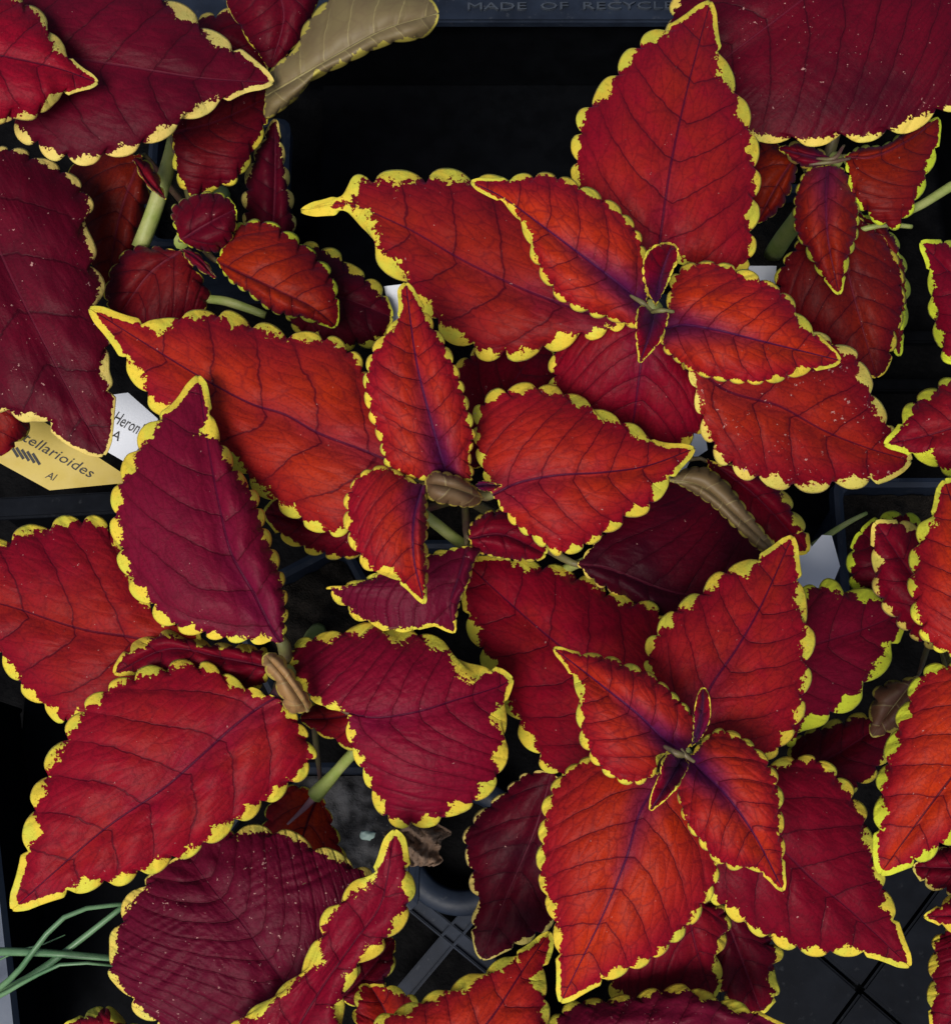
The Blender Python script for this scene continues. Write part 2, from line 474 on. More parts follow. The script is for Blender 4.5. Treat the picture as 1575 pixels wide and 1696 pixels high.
# --- pots
PZ = 0.08
POTS = {}
def pot(key, px, label, half=.030, rot=0.0, mat=M_SLATE, soil=None):
    c = at(px[0], px[1], PZ)
    root = empty("nursery_pot", (float(c[0]), float(c[1]), 0.0), label, "pot", "square black nursery pots in the tray")
    def ring(h, z):
        pts = []
        r = .006
        for sx, sy, a0 in ((1, 1, 0), (-1, 1, 90), (-1, -1, 180), (1, -1, 270)):
            for k in range(4):
                a = math.radians(a0 + k * 30)
                x = sx * (h - r) + math.cos(a) * r; y = sy * (h - r) + math.sin(a) * r
                x, y = x * math.cos(rot) - y * math.sin(rot), x * math.sin(rot) + y * math.cos(rot)
                pts.append((c[0] + x, c[1] + y, z))
        return pts
    prof = [(half * .78, -.0115), (half * .95, PZ - .009), (half + .0022, PZ - .009), (half + .0022, PZ), (half, PZ + .0006), (half - .0022, PZ - .001), (half * .92, PZ - .012), (half * .76, -.009)]
    V, F = [], []
    for h, z in prof: V += ring(h, z)
    for i in range(len(prof) - 1):
        for k in range(16):
            F.append((i * 16 + k, i * 16 + (k + 1) % 16, (i + 1) * 16 + (k + 1) % 16, (i + 1) * 16 + k))
    F.append(tuple(range(16))[::-1]); F.append(tuple(range(7 * 16, 8 * 16)))
    link("pot_wall", mesh_of(V, F), mat, root, False)
    # lumpy soil
    n = 26; rnd = random.Random(hash(px) & 0xffff)
    ph = [rnd.random() * 6 for _ in range(6)]
    V, F = [], []
    for i in range(n):
        for j in range(n):
            x = (i / (n - 1) - .5) * 2 * half * .9; y = (j / (n - 1) - .5) * 2 * half * .9
            z = PZ - .012 + .0016 * math.sin(x * 210 + ph[0]) * math.cos(y * 190 + ph[1]) + .0011 * math.sin(x * 480 + y * 300 + ph[2]) + rnd.uniform(-.0009, .0009)
            xr, yr = x * math.cos(rot) - y * math.sin(rot), x * math.sin(rot) + y * math.cos(rot)
            V.append((c[0] + xr, c[1] + yr, z))
    for i in range(n - 1):
        for j in range(n - 1):
            F.append((i * n + j, (i + 1) * n + j, (i + 1) * n + j + 1, i * n + j + 1))
    link("soil", mesh_of(V, F), soil or M_SOIL, root)
    POTS[key] = c
pot("A", (1010, 585), "black pot under the tall red plant in front of the lettered tray rim")
pot("B", (772, 800), "black pot under the plant whose narrow upright leaf points at the tray rim")
pot("C", (1005, 1130), "black pot under the orange red plant with the cross of four young leaves")
pot("D", (520, 1040), "black pot with blue grey rim under the plant with the torn crumpled leaf", .030, .5)
pot("E", (575, 1385), "black pot of grey spotted soil under the dark wrinkled wine leaf", soil=M_GREYSOIL)
pot("J", (880, 1840), "black pot under the bright red leaf that points at the lattice floor")
pot("F", (360, 300), "black pot with tall dusty side beside the empty black gap under the folded leaf", .034)
pot("G", (1290, 400), "black pot under the shaded plant behind the lettered rim's end")
pot("H", (1500, 900), "black pot under the bright orange leaves with broad yellow margins")

# ------------------------------------------------------------------ plants
PL = {}
def plant(key, label, center, znode, lean=(0, 0), potkey=None, r=.0042):
    base = POTS[potkey or key]
    top = at(center[0], center[1], znode)
    root = empty("coleus_plant", (float(base[0] + lean[0]), float(base[1] + lean[1]), PZ - .014), label, "plant", "red coleus plants in the tray")
    b = np.array([base[0] + lean[0], base[1] + lean[1], PZ - .014])
    PL[key] = dict(root=root, base=b, top=top)
    ctrl = b * .45 + top * .55; ctrl[2] = b[2] + (top[2] - b[2]) * .5
    tube("stem", [b, ctrl, top], [r * 1.15, r, r * .75], M_STEM, root, 10, .05)
    PL[key]["path"] = catmull(np.array([b, ctrl, top]), 40)

LEAF_N = 0
def leaf(key, mid, A, B, z, n=9, warm=.4, dark=.2, purp=.0, fleck=.25, yw=13, droop=.008, under=False, rug=1.0,
         pale=0.0, amp=.31, nv=6.5, tip=.86, wave=.0014, petiole=True, sideA=0.0, sideB=0.0, label=None, tipw=.62, fold=.012):
    """one blade: midrib and the two margins, from the stalk to the tip, with heights above the bench"""
    global LEAF_N
    LEAF_N += 1
    rs = np.random.RandomState(LEAF_N * 7 + 3)
    base, tp = mid[0], mid[-1]
    DS = 900
    M = catmull(mid, DS); EA = catmull([base] + A + [tp], DS); EB = catmull([base] + B + [tp], DS)
    size = np.linalg.norm(np.diff(M, axis=0), axis=1).sum()
    n = int(round(n * (1.3 if purp >= .7 else 1.08)))
    NR = int(min(210, max(40, 13 * n + 26)))
    t = np.linspace(.004, .997, NR)
    # rows a little denser towards the tip where the margin is pointed
    Mx = np.stack([np.interp(t, np.linspace(0, 1, DS), M[:, k]) for k in (0, 1)], -1)
    def side(E):
        P = np.stack([np.interp(t, np.linspace(0, 1, DS), E[:, k]) for k in (0, 1)], -1)
        L = np.linalg.norm(np.diff(E, axis=0), axis=1).sum()
        # notches between the rounded teeth
        w = .60 + .55 * np.linspace(0, 1, n) + rs.uniform(-.16, .16, n)
        nt = .02 + np.concatenate([[0], np.cumsum(w) / w.sum()]) * (tip - .02)
        n2 = np.append(nt, 1.0)
        k2 = np.clip(np.searchsorted(nt, t, side='right') - 1, 0, n)
        ph = np.clip((t - n2[k2]) / np.maximum(n2[k2 + 1] - n2[k2], 1e-4), 0, 1)
        istip = k2 >= n
        below = t < nt[0]
        php = ph ** (1.15 if purp >= .7 else 1.4)
        b = np.sqrt(np.clip(1 - np.abs(2 * php - 1) ** 2.3, 0, 1))
        bt = np.clip(ph / .10, 0, 1) ** .5
        tooth = rs.uniform(.75, 1.25, n + 1)[k2]
        spacing = np.append(np.diff(nt), np.diff(nt)[-1])[k2] * L
        a = np.where(istip, amp * .8 * spacing, amp * spacing * tooth)
        off = np.where(below, 0, -(1 - np.where(istip, bt, b)) * a)
        yfac = rs.uniform(.60, 1.35, n + 1)[k2]
        unit = np.minimum(spacing * .40, 24) * yw / 13.0
        g = unit * np.clip(b * 1.45 - .50, -.5, 1) * yfac
        tipg = tipw * (.014 * size + 7.0) * yw / 13.0 * np.clip(.3 + ph * 4, 0, 1)
        g = np.where(istip, tipg, g)
        g = np.where(below, 1.0, g)
        d = np.gradient(P, axis=0); d /= np.maximum(np.linalg.norm(d, axis=1, keepdims=True), 1e-6)
        nrm = np.stack([-d[:, 1], d[:, 0]], -1)
        hw = np.linalg.norm(P - Mx, axis=1)
        sgn = np.sign(((P - Mx) * nrm).sum(1).mean() + 1e-9)
        off = np.maximum(off, -.35 * hw)
        # blunt rounded tip
        off = off + (.009 * size + 1.2) * np.clip((t - .86) / .10, 0, 1) ** 2 * np.sqrt(np.clip(1 - (np.clip(t - .962, 0, 1) / .038) ** 2, 0, 1))
        return P, nrm * sgn, off, g, hw, np.where(istip, 5.0, np.maximum(unit, 3.5))
    NI, NB = 10, 9
    rows_v, attr = [], {}
    cols = []
    sides = [side(EA), side(EB)]
    seedv = LEAF_N * 3.17
    along = t * size / 100.0
    zc = np.array(z, float)
    zt = np.interp(t, [0, .5, 1], zc)
    # smooth quadratic through the three heights
    zt = zc[0] * (1 - t) * (1 - 2 * t) + zc[1] * 4 * t * (1 - t) + zc[2] * t * (2 * t - 1) if True else zt
    X = []; LLs = []; LPs = []; VNs = []; Zs = []; TT = []
    wv_ph = rs.uniform(0, 6.28, 8)
    tang = np.gradient(Mx, axis=0); tang /= np.maximum(np.linalg.norm(tang, axis=1, keepdims=True), 1e-6)
    def column(si, v, band_d):
        """v: lateral fraction of the inner grid (0..1), band_d None or distance fraction in the margin band"""
        P, nrm, off, g, hw, unit = sides[si]
        Din = np.minimum(30.0, .42 * hw)
        if band_d is None:
            fr = v * (1 - Din / np.maximum(hw, 1e-3)); dd = hw * (1 - fr); k = 0.0
        else:
            dd = Din * (1 - band_d); fr = 1 - dd / np.maximum(hw, 1e-3); k = band_d ** 1.2
        fr = np.clip(fr, 0, 1)
        p = Mx + (P - Mx) * fr[:, None] + nrm * (off * k)[:, None]
        sg = -1 if si == 0 else 1
        lat = sg * hw * fr / 100.0
        rel = p - Mx
        ta = t + (rel * tang).sum(1) / size
        lt = np.abs(rel[:, 0] * tang[:, 1] - rel[:, 1] * tang[:, 0]) / size
        vs = (ta - .40 * lt - 1.55 * lt ** 2) * min(nv, size / 42.0) + .17 * (si == 1)
        vy = dd * 0
        wsc = np.clip(hw / (.75 * hw.max()), 0, 1) ** 1.6
        dz = (-droop * fr ** 2 + (sideA if si == 0 else sideB) * fr ** 2 + fold * (fr - fr ** 2)) * wsc
        dz = dz + wsc * wave * fr ** 2 * (np.sin(t * 9 + wv_ph[si]) + .7 * np.sin(t * 19 + wv_ph[si + 2]))
        # pillows between the veins, the midrib in a furrow
        pil = np.abs(np.sin(np.pi * (vs + .5))) ** .8
        edge = np.clip(1 - fr ** 3, .15, 1) * np.clip(fr * 4, 0, 1)
        sc = size / 400.0
        dz = dz + rug * .0008 * sc * wsc * (pil - .6) * edge - .0010 * sc * wsc * np.exp(-(hw * fr / (16 * sc)) ** 2)
        dz = dz + rug * .0004 * sc * np.sin(lat * 11 + wv_ph[4]) * np.sin(along * 8 + wv_ph[5]) * edge
        X.append(p); Zs.append(zt + dz)
        LPs.append(np.stack([p[:, 0] / 100, p[:, 1] / 100, np.full(NR, seedv)], -1)); LLs.append(np.stack([lat, lat, lat], -1))
        VNs.append(np.stack([vs, fr, vy], -1)); TT.append(t)
    for j in range(NB, 0, -1): column(0, 1, j / NB)
    for j in range(NI, 0, -1): column(0, j / NI, None)
    column(0, 0.0, None)
    for j in range(1, NI + 1): column(1, j / NI, None)
    for j in range(1, NB + 1): column(1, 1, j / NB)
    NC = len(X)
    XY = np.stack(X, 1); Z = np.stack(Zs, 1)
    # distance of every point from the toothed margin, and the width of the yellow there
    mp = np.vstack([XY[:, 0], XY[:, -1]]); mg = np.concatenate([sides[0][3], sides[1][3]]); mu = np.concatenate([sides[0][5], sides[1][5]])
    VN = np.stack(VNs, 1)
    flat_xy = XY.reshape(-1, 2)
    dmin = np.empty(len(flat_xy)); near = np.empty(len(flat_xy), int)
    for c0 in range(0, len(flat_xy), 2000):
        q = ((flat_xy[c0:c0 + 2000, None] - mp[None]) ** 2).sum(-1)
        near[c0:c0 + 2000] = q.argmin(1); dmin[c0:c0 + 2000] = np.sqrt(q.min(1))
    VN[..., 2] = np.clip((mg[near] - dmin) / mu[near], -4, 2).reshape(NR, NC)
    V = at(XY[..., 0], XY[..., 1], Z).reshape(-1, 3)
    idx = np.arange(NR * NC).reshape(NR, NC)
    F = np.stack([idx[:-1, :-1], idx[:-1, 1:], idx[1:, 1:], idx[1:, :-1]], -1).reshape(-1, 4)
    a = V[F[:, 1]] - V[F[:, 0]]; b = V[F[:, 3]] - V[F[:, 0]]
    up = np.cross(a, b)[:, 2].sum() > 0
    if up == under: F = F[:, ::-1]
    me = bpy.data.meshes.new("leaf")
    me.vertices.add(len(V)); me.vertices.foreach_set("co", V.ravel())
    me.loops.add(F.size); me.loops.foreach_set("vertex_index", F.ravel().astype(np.int32))
    me.polygons.add(len(F))
    me.polygons.foreach_set("loop_start", np.arange(0, F.size, 4, dtype=np.int32))
    me.polygons.foreach_set("loop_total", np.full(len(F), 4, np.int32))
    me.polygons.foreach_set("use_smooth", np.ones(len(F), bool))
    me.update(calc_edges=True)
    def put(name, arr):
        at_ = me.attributes.new(name, 'FLOAT_VECTOR', 'POINT')
        at_.data.foreach_set("vector", np.ascontiguousarray(arr, np.float32).ravel())
    put("lp", np.stack(LPs, 1).reshape(-1, 3))
    put("ll", np.stack(LLs, 1).reshape(-1, 3))
    put("vn", VN.reshape(-1, 3))
    tt = np.stack(TT, 1).reshape(-1)
    put("pa", np.stack([np.full(len(V), warm), np.full(len(V), dark), np.full(len(V), purp)], -1))
    put("pb", np.stack([np.full(len(V), fleck), np.full(len(V), pale), tt], -1))
    pl = PL[key]
    o = link("leaf", me, [M_LEAF, M_UNDER], pl["root"], False)
    if label: o["label"] = label
    so = o.modifiers.new("thickness", 'SOLIDIFY')
    so.thickness = .00045; so.offset = -1; so.material_offset = 1; so.material_offset_rim = 0
    so.use_even_offset = False
    if petiole:
        rr = .0006 + .0000040 * size
        b0 = at(base[0], base[1], zc[0] - .0012 - rr)
        b1 = at(Mx[max(2, NR // 14)][0], Mx[max(2, NR // 14)][1], zt[max(2, NR // 14)] - .0022 - rr)
        path = pl["path"]
        zz = np.clip(zc[0] - .02 - .45 * np.hypot(*(b0[:2] - pl["top"][:2])), path[0][2] + .01, path[-1][2])
        s = path[np.argmin(np.abs(path[:, 2] - zz))]
        m_ = (b0 * .6 + s * .4); m_[2] = b0[2] * .6 + s[2] * .4
        tube("petiole", [b1, b0, m_, s], [rr * .5, rr, rr, rr * 1.1], M_PETIOLE, o, 8)
    return o

plant("A", "red coleus with tall pointed upper leaf standing in front of the lettered tray rim", (1082, 510), .272)
plant("B", "red coleus with a narrow upright young leaf and one brown folded leaflet at its centre", (768, 815), .248)
plant("C", "orange red coleus with four young leaves crossed round a purple centre", (1130, 1250), .274)
plant("D", "crimson coleus with a torn crumpled leaf and a tan curled leaflet at its centre", (470, 1120), .236)
plant("E", "coleus with a dark wrinkled wine leaf under a narrow wavy red leaf", (520, 1600), .205, (-.018, -.022))
plant("J", "coleus with a bright red leaf and a flecked wine leaf beside the lattice floor", (900, 1850), .22)
plant("F", "shaded coleus with green stems and one leaf folded over to its tan underside", (300, 400), .19)
pot("I", (-170, 420), "black pot under the broad dark leaves beside the yellow tag")
plant("I", "coleus with broad dark crimson pale edged leaves beside the yellow tag", (-150, 330), .21)
plant("G", "shaded coleus with one huge dark crimson leaf overhanging small orange leaves", (1385, 262), .185)
plant("H", "bright orange coleus with very broad yellow leaf margins beside the white blank tag", (1640, 1100), .26)

# ---- plant A
leaf("A", [(1090,425),(1098,360),(1113,262),(1140,140),(1177,0)],
     [(1050,415),(1000,390),(960,340),(945,285),(947,225),(957,185),(985,150),(1020,103),(1060,58),(1110,38)],
     [(1150,445),(1205,460),(1243,440),(1256,380),(1260,320),(1260,262),(1247,195),(1222,135),(1198,85)],
     (.255,.262,.238), 9, warm=.42, dark=.12, fleck=.3, yw=13, purp=.25)
leaf("A", [(1050,512),(1000,522),(900,492),(777,436),(665,373),(566,337),(497,349)],
     [(1045,460),(1000,400),(940,340),(860,300),(774,280),(710,277),(652,280),(590,285),(572,312),(548,328)],
     [(1030,545),(960,570),(905,588),(860,599),(812,600),(770,584),(720,548),(660,478),(612,418),(603,385),(580,358),(548,354)],
     (.252,.240,.206), 8, warm=.5, dark=.35, fleck=.15, yw=20, purp=.35, droop=.010, tip=.905, tipw=.8, amp=.32)
leaf("A", [(1072,508),(1010,458),(900,375),(830,325),(779,300)],
     [(1078,470),(1074,430),(1064,392),(1038,352),(1005,325),(965,303),(920,286),(875,284),(835,293)],
     [(1058,543),(1015,533),(965,520),(928,500),(900,468),(878,425),(865,383),(838,342),(806,322)],
     (.272,.284,.270), 8, warm=.72, dark=.0, purp=1.0, fleck=.05, yw=10, droop=.004, nv=6)
leaf("A", [(1098,545),(1130,538),(1182,545),(1255,563),(1328,581),(1393,597)],
     [(1103,500),(1112,455),(1140,434),(1185,432),(1235,444),(1275,464),(1310,490),(1330,520),(1362,558)],
     [(1095,575),(1125,603),(1165,625),(1215,635),(1262,637),(1305,630),(1340,618),(1372,608)],
     (.274,.284,.268), 8, warm=.8, dark=.0, purp=.9, fleck=.1, yw=10, droop=.004, nv=6)
leaf("A", [(1086,508),(1095,455),(1113,403)], [(1070,480),(1063,445),(1073,415),(1092,402)], [(1101,480),(1112,452),(1123,428),(1124,412)],
     (.278,.292,.296), 6, warm=.1, dark=.3, purp=1.0, fleck=0, yw=7, droop=-.008, nv=5, petiole=False)
leaf("A", [(1084,512),(1075,555),(1059,601)], [(1060,506),(1053,530),(1052,558),(1055,580)], [(1106,514),(1106,535),(1097,560),(1080,583)],
     (.278,.291,.284), 5, warm=.1, dark=.3, purp=1.0, fleck=0, yw=6, droop=-.006, nv=5, petiole=False, tip=.7)
leaf("A", [(1078,520),(1062,600),(1050,690),(1035,785)],
     [(1010,520),(945,523),(915,552),(909,595),(905,640),(920,695),(970,755)],
     [(1130,590),(1172,632),(1195,655),(1190,690),(1160,722),(1120,755),(1075,778)],
     (.25,.236,.202), 9, warm=.2, dark=.3, fleck=.12, yw=13, purp=.3)
leaf("A", [(1120,570),(1197,643),(1292,673),(1365,713),(1438,742),(1510,763)],
     [(1180,560),(1270,540),(1345,545),(1390,565),(1425,585),(1447,632),(1472,690)],
     [(1145,640),(1158,710),(1188,766),(1230,794),(1275,808),(1325,818),(1380,814),(1430,808),(1472,795)],
     (.248,.226,.200), 8, warm=.55, dark=.28, fleck=1.0, yw=13, purp=.2, rug=1.4, pale=.35)
# ---- plant B
leaf("B", [(655,768),(600,745),(525,716),(471,686),(417,669),(337,627),(240,568),(147,509)],
     [(650,730),(632,680),(612,612),(585,576),(540,550),(490,547),(440,533),(400,520),(370,510),(310,514),(255,528)],
     [(640,815),(600,868),(558,890),(510,877),(470,852),(430,822),(370,770),(320,722),(270,692),(238,668),(212,620),(187,572)],
     (.236,.228,.212), 10, warm=.62, dark=.12, fleck=.1, yw=16, purp=.3, nv=6)
leaf("B", [(742,792),(715,700),(690,600),(672,467)],
     [(690,796),(641,775),(625,726),(609,686),(602,650),(602,620),(615,575),(640,545),(658,520),(663,480)],
     [(784,795),(781,755),(788,719),(781,682),(769,638),(756,602),(742,570),(722,538),(698,500)],
     (.252,.268,.262), 10, warm=.6, dark=.0, purp=1.0, fleck=.05, yw=12, droop=.003, nv=7)
leaf("B", [(815,820),(857,800),(921,787),(1000,782),(1073,771),(1151,742)],
     [(792,770),(781,700),(788,668),(815,645),(855,634),(895,633),(935,643),(975,662),(1010,682),(1050,700),(1085,728)],
     [(840,860),(880,895),(925,922),(965,912),(1010,885),(1048,862),(1085,842),(1108,805)],
     (.244,.254,.240), 9, warm=.5, dark=.0, purp=.35, fleck=.08, yw=15, nv=6)
leaf("B", [(700,803),(686,854),(685,921),(703,1001)],
     [(640,771),(610,775),(588,792),(571,820),(568,855),(572,885),(584,912),(608,947),(640,955),(672,975)],
     [(712,795),(709,837),(711,871),(708,898),(711,925),(709,965)],
     (.258,.266,.252), 8, warm=.5, dark=.0, purp=.9, fleck=.1, yw=12, droop=.004, sideB=-.006, nv=6)
leaf("B", [(800,826),(750,808),(706,800)], [(778,800),(745,784),(715,783)], [(785,838),(745,836),(712,826)],
     (.246,.262,.258), 6, warm=.2, dark=.45, under=True, yw=8, droop=.004, nv=5, petiole=False)
leaf("B", [(785,805),(805,803),(831,804)], [(795,796),(812,797)], [(795,812),(815,814)], (.25,.256,.258), 4, warm=.1, dark=.4, purp=.8, yw=5, droop=-.002, petiole=False, fleck=0)
leaf("B", [(776,892),(830,885),(904,918)], [(778,868),(800,848),(840,839),(876,845),(895,868),(908,895)], [(785,912),(825,926),(868,931),(893,929)],
     (.232,.232,.224), 7, warm=.1, dark=.45, fleck=.1, yw=11, nv=5)
leaf("B", [(772,904),(760,950),(745,1000),(752,1049)],
     [(730,910),(660,930),(605,955),(560,968),(538,975),(556,998),(590,1028),(640,1048),(692,1044),(715,1036)],
     [(798,906),(786,935),(778,965),(766,990)],
     (.232,.234,.228), 11, warm=-.6, dark=.38, fleck=.1, yw=11, nv=6, droop=.004, wave=.003, rug=1.3)
leaf("B", [(680,850),(560,870),(436,850)], [(640,820),(540,810),(460,820)], [(640,905),(570,928),(510,918),(465,893)],
     (.205,.195,.185), 7, warm=.1, dark=.5, yw=9)
leaf("B", [(775,780),(820,680),(900,560)], [(740,700),(745,620),(790,570),(850,545)], [(840,760),(910,690),(930,610)],
     (.222,.212,.200), 7, warm=.1, dark=.6, yw=9)
leaf("B", [(955,935),(1000,940),(1139,985),(1290,960)], [(985,895),(1050,832),(1110,790),(1170,800),(1235,850),(1280,905)], [(980,965),(1040,1000),(1110,1040),(1210,1030)],
     (.212,.206,.196), 8, warm=.0, dark=.97, fleck=.12, yw=6, pale=.3)
leaf("B", [(1108,795),(1160,805),(1220,855),(1283,915)], [(1128,780),(1165,774),(1200,795),(1242,850),(1275,895)], [(1130,805),(1180,838),(1225,882),(1262,912)],
     (.214,.216,.206), 9, dark=.25, under=True, yw=5, petiole=False, droop=.004, label="tan curled up edge of the dark leaf")
leaf("B", [(1170,760),(1250,820),(1338,915)], [(1230,770),(1290,800),(1325,850),(1340,885)], [(1170,830),(1220,890),(1290,920)],
     (.196,.190,.178), 6, warm=.1, dark=.5, yw=14)
# ---- plant C
leaf("C", [(1148,1222),(1175,1142),(1219,1076),(1255,1014),(1313,887)],
     [(1118,1195),(1085,1140),(1064,1095),(1070,1062),(1090,1030),(1118,1002),(1155,975),(1195,940),(1240,925)],
     [(1185,1245),(1230,1262),(1278,1258),(1310,1225),(1328,1195),(1340,1150),(1348,1100),(1350,1045),(1338,1003),(1328,950)],
     (.262,.262,.248), 8, warm=.42, dark=.05, fleck=.12, yw=14, purp=.4, nv=7)
leaf("C", [(1112,1215),(1020,1140),(920,1064),(840,995),(772,932)],
     [(1118,1150),(1112,1060),(1095,1005),(1030,982),(1000,962),(945,940),(892,927),(845,920),(800,924)],
     [(1080,1272),(1000,1302),(920,1288),(890,1268),(862,1228),(838,1185),(800,1108),(778,1062),(770,1030),(765,985)],
     (.25,.214,.196), 9, warm=.22, dark=.25, fleck=.2, yw=14, purp=.3, nv=6)
leaf("C", [(1132,1246),(1102,1226),(1055,1182),(1000,1138),(916,1073)],
     [(1145,1235),(1157,1212),(1150,1185),(1120,1150),(1075,1112),(1036,1095),(1000,1083),(965,1080)],
     [(1095,1256),(1085,1284),(1055,1302),(1018,1294),(985,1268),(962,1235),(954,1195),(953,1145),(938,1108)],
     (.276,.286,.272), 8, warm=.6, dark=.0, purp=1.0, fleck=.05, yw=10, droop=.004, nv=6)
leaf("C", [(1140,1254),(1160,1275),(1204,1319),(1248,1381),(1298,1477)],
     [(1116,1285),(1122,1323),(1132,1360),(1155,1395),(1180,1425),(1210,1442),(1245,1442)],
     [(1165,1222),(1190,1206),(1225,1215),(1258,1240),(1285,1275),(1298,1318),(1299,1360),(1301,1410)],
     (.276,.286,.268), 8, warm=.65, dark=.0, purp=1.0, fleck=.05, yw=10, droop=.004, nv=6)
leaf("C", [(1100,1285),(1062,1341),(1036,1425),(1000,1513),(928,1662)],
     [(1060,1262),(1000,1250),(960,1258),(922,1288),(900,1325),(891,1380),(888,1438),(898,1485),(912,1530),(920,1590)],
     [(1145,1290),(1178,1350),(1194,1410),(1190,1460),(1172,1500),(1130,1555),(1070,1600),(1020,1622)],
     (.262,.264,.240), 10, warm=.68, dark=.0, purp=.75, fleck=.05, yw=13, nv=7)
leaf("C", [(1150,1275),(1220,1340),(1299,1411),(1347,1458),(1401,1502),(1508,1602)],
     [(1210,1265),(1277,1258),(1320,1250),(1355,1253),(1390,1275),(1415,1305),(1437,1345),(1450,1400),(1468,1455),(1488,1520)],
     [(1150,1350),(1155,1430),(1175,1490),(1210,1522),(1245,1546),(1290,1570),(1335,1584),(1385,1586),(1430,1586)],
     (.252,.234,.212), 10, warm=.05, dark=.5, fleck=.35, yw=14, rug=1.2, nv=7)
leaf("C", [(1245,1120),(1328,1076),(1427,1043),(1506,1011)],
     [(1280,1040),(1320,980),(1365,956),(1400,968),(1440,975),(1475,990)],
     [(1270,1200),(1310,1238),(1340,1212),(1375,1197),(1410,1178),(1448,1138),(1480,1090)],
     (.228,.220,.206), 6, warm=-.3, dark=.5, fleck=.1, pale=-.8, yw=17, rug=1.2, nv=5)
leaf("C", [(915,1275),(888,1369),(832,1501),(798,1590)],
     [(868,1280),(830,1312),(790,1345),(766,1385),(772,1430),(776,1465),(786,1500),(779,1530),(786,1565)],
     [(965,1330),(955,1450),(905,1545),(850,1572)],
     (.20,.186,.170), 8, warm=.0, dark=1.0, fleck=.05, yw=6, pale=.6)
leaf("C", [(1135,1480),(1150,1560),(1180,1655)], [(1060,1500),(1005,1580),(1000,1640),(1080,1690)], [(1200,1500),(1212,1535),(1196,1585),(1196,1630)],
     (.212,.205,.190), 6, warm=.1, dark=.5, yw=15, fleck=.1)
leaf("C", [(1195,1500),(1225,1580),(1262,1680)], [(1170,1560),(1180,1630),(1215,1680)], [(1270,1540),(1298,1575),(1288,1620),(1292,1650)],
     (.192,.185,.172), 5, warm=.0, dark=.7, yw=12, fleck=.05)
leaf("C", [(1145,1238),(1160,1195),(1165,1139)], [(1147,1210),(1150,1175),(1156,1148)], [(1160,1225),(1176,1195),(1174,1150)],
     (.278,.292,.300), 4, warm=0, dark=.3, purp=1, yw=5, droop=-.004, petiole=False, fleck=0, tip=.5)
leaf("C", [(1132,1253),(1105,1300),(1077,1343)], [(1105,1248),(1090,1285),(1076,1325)], [(1141,1265),(1128,1295),(1098,1330)],
     (.278,.292,.290), 4, warm=0, dark=.3, purp=1, yw=5, droop=-.006, petiole=False, fleck=0, tip=.5)
leaf("C", [(1300,1290),(1376,1255),(1470,1195)], [(1310,1230),(1370,1195),(1430,1180)], [(1345,1300),(1400,1318),(1450,1290),(1480,1240)],
     (.188,.182,.172), 6, warm=.0, dark=.75, yw=8)
# ---- plant D
leaf("D", [(468,1065),(455,1049),(420,982),(384,918),(366,850),(345,740),(328,621)],
     [(420,1068),(331,1056),(277,1042),(245,1015),(215,980),(197,940),(187,903),(180,855),(187,805),(203,765),(225,720),(255,690),(290,665)],
     [(474,1050),(478,1010),(474,965),(462,920),(445,875),(430,822),(402,785),(380,745),(358,700),(342,645)],
     (.238,.246,.236), 10, warm=-.45, dark=.22, fleck=.08, yw=16, purp=.2, nv=7)
leaf("D", [(330,1090),(240,1060),(135,1042),(0,1000),(-90,985)],
     [(330,1045),(260,1010),(220,940),(190,870),(153,852),(107,853),(75,863),(46,868),(15,880),(-30,900),(-70,945)],
     [(300,1140),(220,1180),(139,1192),(103,1204),(75,1180),(42,1155),(20,1130),(0,1100),(-50,1060)],
     (.226,.216,.204), 9, warm=.42, dark=.22, fleck=.25, yw=15, rug=1.6, nv=5)
leaf("D", [(458,1155),(425,1175),(384,1206),(330,1255),(270,1307),(178,1370),(19,1508)],
     [(400,1128),(355,1100),(323,1091),(285,1093),(240,1103),(190,1125),(140,1160),(105,1205),(75,1255),(52,1310),(38,1370),(34,1415)],
     [(490,1180),(518,1230),(526,1255),(505,1290),(455,1330),(400,1368),(350,1402),(284,1436),(213,1465),(140,1480)],
     (.240,.240,.228), 10, warm=.3, dark=.04, fleck=.15, yw=17, purp=.25, nv=7, rug=1.4)
leaf("D", [(578,1180),(620,1188),(690,1179),(759,1158),(826,1137),(850,1124)],
     [(530,1170),(490,1130),(472,1090),(490,1062),(520,1050),(565,1042),(613,1030),(660,1038),(705,1045),(735,1062),(770,1095),(825,1108)],
     [(572,1204),(580,1240),(602,1291),(622,1340),(645,1366),(680,1375),(715,1370),(755,1352),(795,1332),(822,1303),(840,1265),(842,1215),(838,1165)],
     (.234,.238,.230), 9, warm=-.25, dark=.16, fleck=.12, yw=17, purp=.2, nv=6, rug=1.2, droop=.013, amp=.2, tip=.93)
leaf("D", [(445,1105),(370,1090),(280,1075),(188,1116)],
     [(440,1072),(400,1066),(350,1062),(310,1048),(265,1042),(225,1058),(200,1085)],
     [(440,1135),(415,1148),(385,1140),(350,1130),(300,1125),(240,1120)],
     (.232,.230,.222), 6, warm=.2, dark=.4, fleck=.1, yw=12, rug=3.0, wave=.004, nv=5, label="torn crumpled small leaf")
leaf("D", [(510,1178),(478,1130),(440,1085)], [(515,1168),(488,1120),(462,1085)], [(480,1180),(456,1135),(436,1100)],
     (.240,.252,.250), 5, warm=1.0, dark=.1, under=True, yw=6, petiole=False, droop=.006, label="tan curled young leaf")
leaf("D", [(600,1180),(550,1190),(498,1192)], [(580,1150),(530,1158),(505,1175)], [(600,1250),(560,1235),(520,1212)],
     (.205,.200,.195), 5, warm=.4, dark=.2, yw=4)
